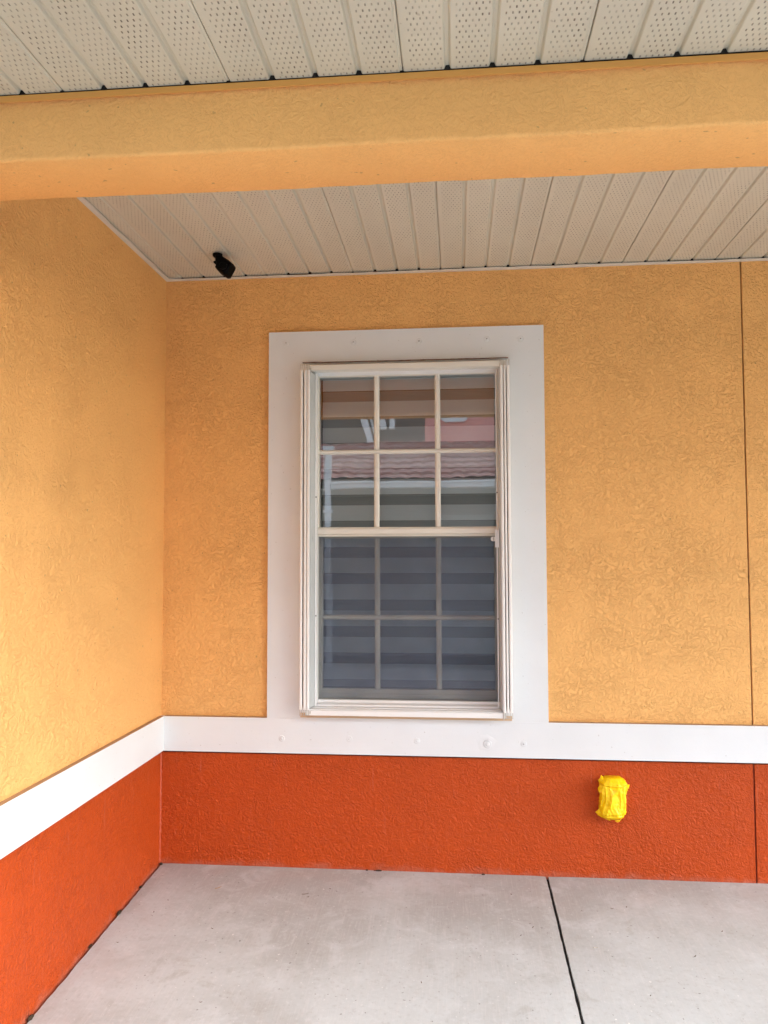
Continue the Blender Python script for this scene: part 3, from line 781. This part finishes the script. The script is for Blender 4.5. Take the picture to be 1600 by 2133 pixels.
o = scrap(.723, -.250, .030, .004, .4, 'leaf'); o['label'] = 'brown curled leaf on the concrete below the left edge of the window'; o['category'] = 'leaf'
o = scrap(1.856, -.571, .018, .007, .1, 'channel'); o['label'] = 'pale paint chip lying on the concrete right of the joint'; o['category'] = 'paint chip'
def clump(x, y, z, r, sx=1, sy=1, sz=1):
    bm = bmesh.new(); bmesh.ops.create_icosphere(bm, subdivisions=3, radius=r)
    for v in bm.verts:
        d = 1+.55*mnoise.noise(v.co*140+Vector((x*31, y*17, 0)))+.25*mnoise.noise(v.co*330)
        v.co = Vector((v.co.x*sx*d, v.co.y*sy*d, v.co.z*sz*d))
    me = bpy.data.meshes.new('dirt_clump'); bm.to_mesh(me); bm.free(); me.materials.append(M['soil'])
    o = bpy.data.objects.new('dirt_clump', me); C.objects.link(o); o.location = (x, y, z); return o
for (x, y, r, sx, sy, lab) in ((.012,-.012,.010,1,1,'dark dirt clump with a yellow leaf bit in the corner where the two walls meet'),
        (.008,-.235,.008,.8,1.4,'small dark dirt clump at the foot of the side wall, nearest the corner'),
        (.009,-.455,.011,.8,1.9,'larger mossy dirt clump at the foot of the side wall'),
        (.007,-.70,.006,.8,3,'flat streak of dirt in the gap along the side wall'),
        (1.000,-.007,.008,2.6,.6,'dark dirt streak under the wall below the window, left of centre'),
        (.955,-.006,.006,1.2,.6,'little dirt crumb beside the streak below the window'),
        (1.470,-.008,.008,1.1,.6,'little dirt clump at the wall foot between window and yellow box'),
        (.010,-1.12,.010,.8,2,'dirt clump at the foot of the side wall at the bottom edge of the photo')):
    r *= .8; o = clump(x, y, gz(y)+r*.1, r, sx, sy, .7); o['label'] = lab; o['category'] = 'dirt'
# ------------------------------------------------------------------ house across the way (seen in the window's reflection)
h2 = empty('house', (0, -8, -.28), 'house across the way with tiled roof and pink upper wall, mirrored in the upper pane', 'house')
def hrel(o, label=None):
    rel(o, h2)
    if label: o['label'] = label
    return o
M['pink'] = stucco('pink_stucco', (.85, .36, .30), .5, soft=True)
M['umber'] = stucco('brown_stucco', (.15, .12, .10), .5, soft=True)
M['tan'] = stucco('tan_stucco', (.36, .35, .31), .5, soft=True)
m = MB(); m.box(-7, 12, -9.75, -9.6, -.3, 2.5); hrel(m.build('wall', M['tan']), 'tan porch wall')
for xx in (-3.2, 3.6, 6.4):
    m = MB(); m.box(xx, xx+.22, -8.45, -8.23, -.3, 2.38); hrel(m.build('porch_column', M['white']))
m = MB(); m.box(1.0, 1.95, -9.60, -9.55, -.26, 2.05); hrel(m.build('door', M['grey_alu']))
m = MB(); m.box(-7, 12, -9.6, -8.1, 2.37, 2.39); hrel(m.build('porch_ceiling', M['channel']))
m = MB(); m.extr([(-8.12, 2.385), (-8.00, 2.385), (-7.985, 2.44), (-7.965, 2.46), (-7.965, 2.485), (-8.0, 2.490), (-8.12, 2.490)], 'x', -.50, 12); hrel(m.build('gutter', M['vinyl']))
hrel(tiled_roof('roof', -1.9, 12, (-8.05, 2.50), (-10.0, 3.32), None, tw=.21, tl=.28, res=8), 'clay tile porch roof')
m = MB(); m.box(.81, 12, -10.3, -10.0, 2.5, 5.6); hrel(m.build('wall', M['pink']), 'pink upper wall')
m = MB(); m.extr([(1.32+.40*math.cos(PI/8+k*PI/4), 4.035+.40*math.sin(PI/8+k*PI/4)) for k in range(8)], 'y', -10.0, -9.95); hrel(m.build('gable_vent', M['vinyl']))
m = MB(); m.add([(-7,-10.35,2.4),(.81,-10.35,2.4),(.81,-10.35,4.4),(-7,-10.35,4.4)], [(0,1,2,3)]); hrel(m.build('wall', M['umber']), 'brown upper wall left of the pink one')
hrel(tiled_roof('roof', -.1, .80, (-10.05, 3.20), (-11.6, 4.0), None, tw=.23, tl=.33, res=8), 'small upper tile roof')
m = MB(); m.extr([(-.60, 5.0), (-.50, 5.0), (-.06, 3.22), (-.16, 3.22)], 'y', -10.02, -9.9); m.extr([(-.46, 5.0), (-.42, 5.0), (.02, 3.22), (-.02, 3.22)], 'y', -10.02, -9.94)
hrel(m.build('rake_board', M['vinyl']))
pts = []
for k in range(9): a = k/8*PI/2; pts.append((-.10+.26*math.sin(a), 3.56+.30*math.cos(a)))
pts2 = [(-.10+.15*math.sin(k/8*PI/2), 3.56+.20*math.cos(k/8*PI/2)) for k in range(8, -1, -1)]
m = MB(); m.extr(pts+pts2, 'y', -10.02, -9.9); m.box(.215, .30, -10.02, -9.9, 3.56, 4.6); hrel(m.build('bracket', M['vinyl']))
m = MB(); m.box(-.595, -.505, -8.05, -7.97, -.28, 2.92); m.box(-.63, -.47, -8.07, -7.95, 2.92, 3.02); m.box(-.62, -.48, -8.065, -7.955, 2.02, 2.06)
hrel(m.build('downspout', M['vinyl']))
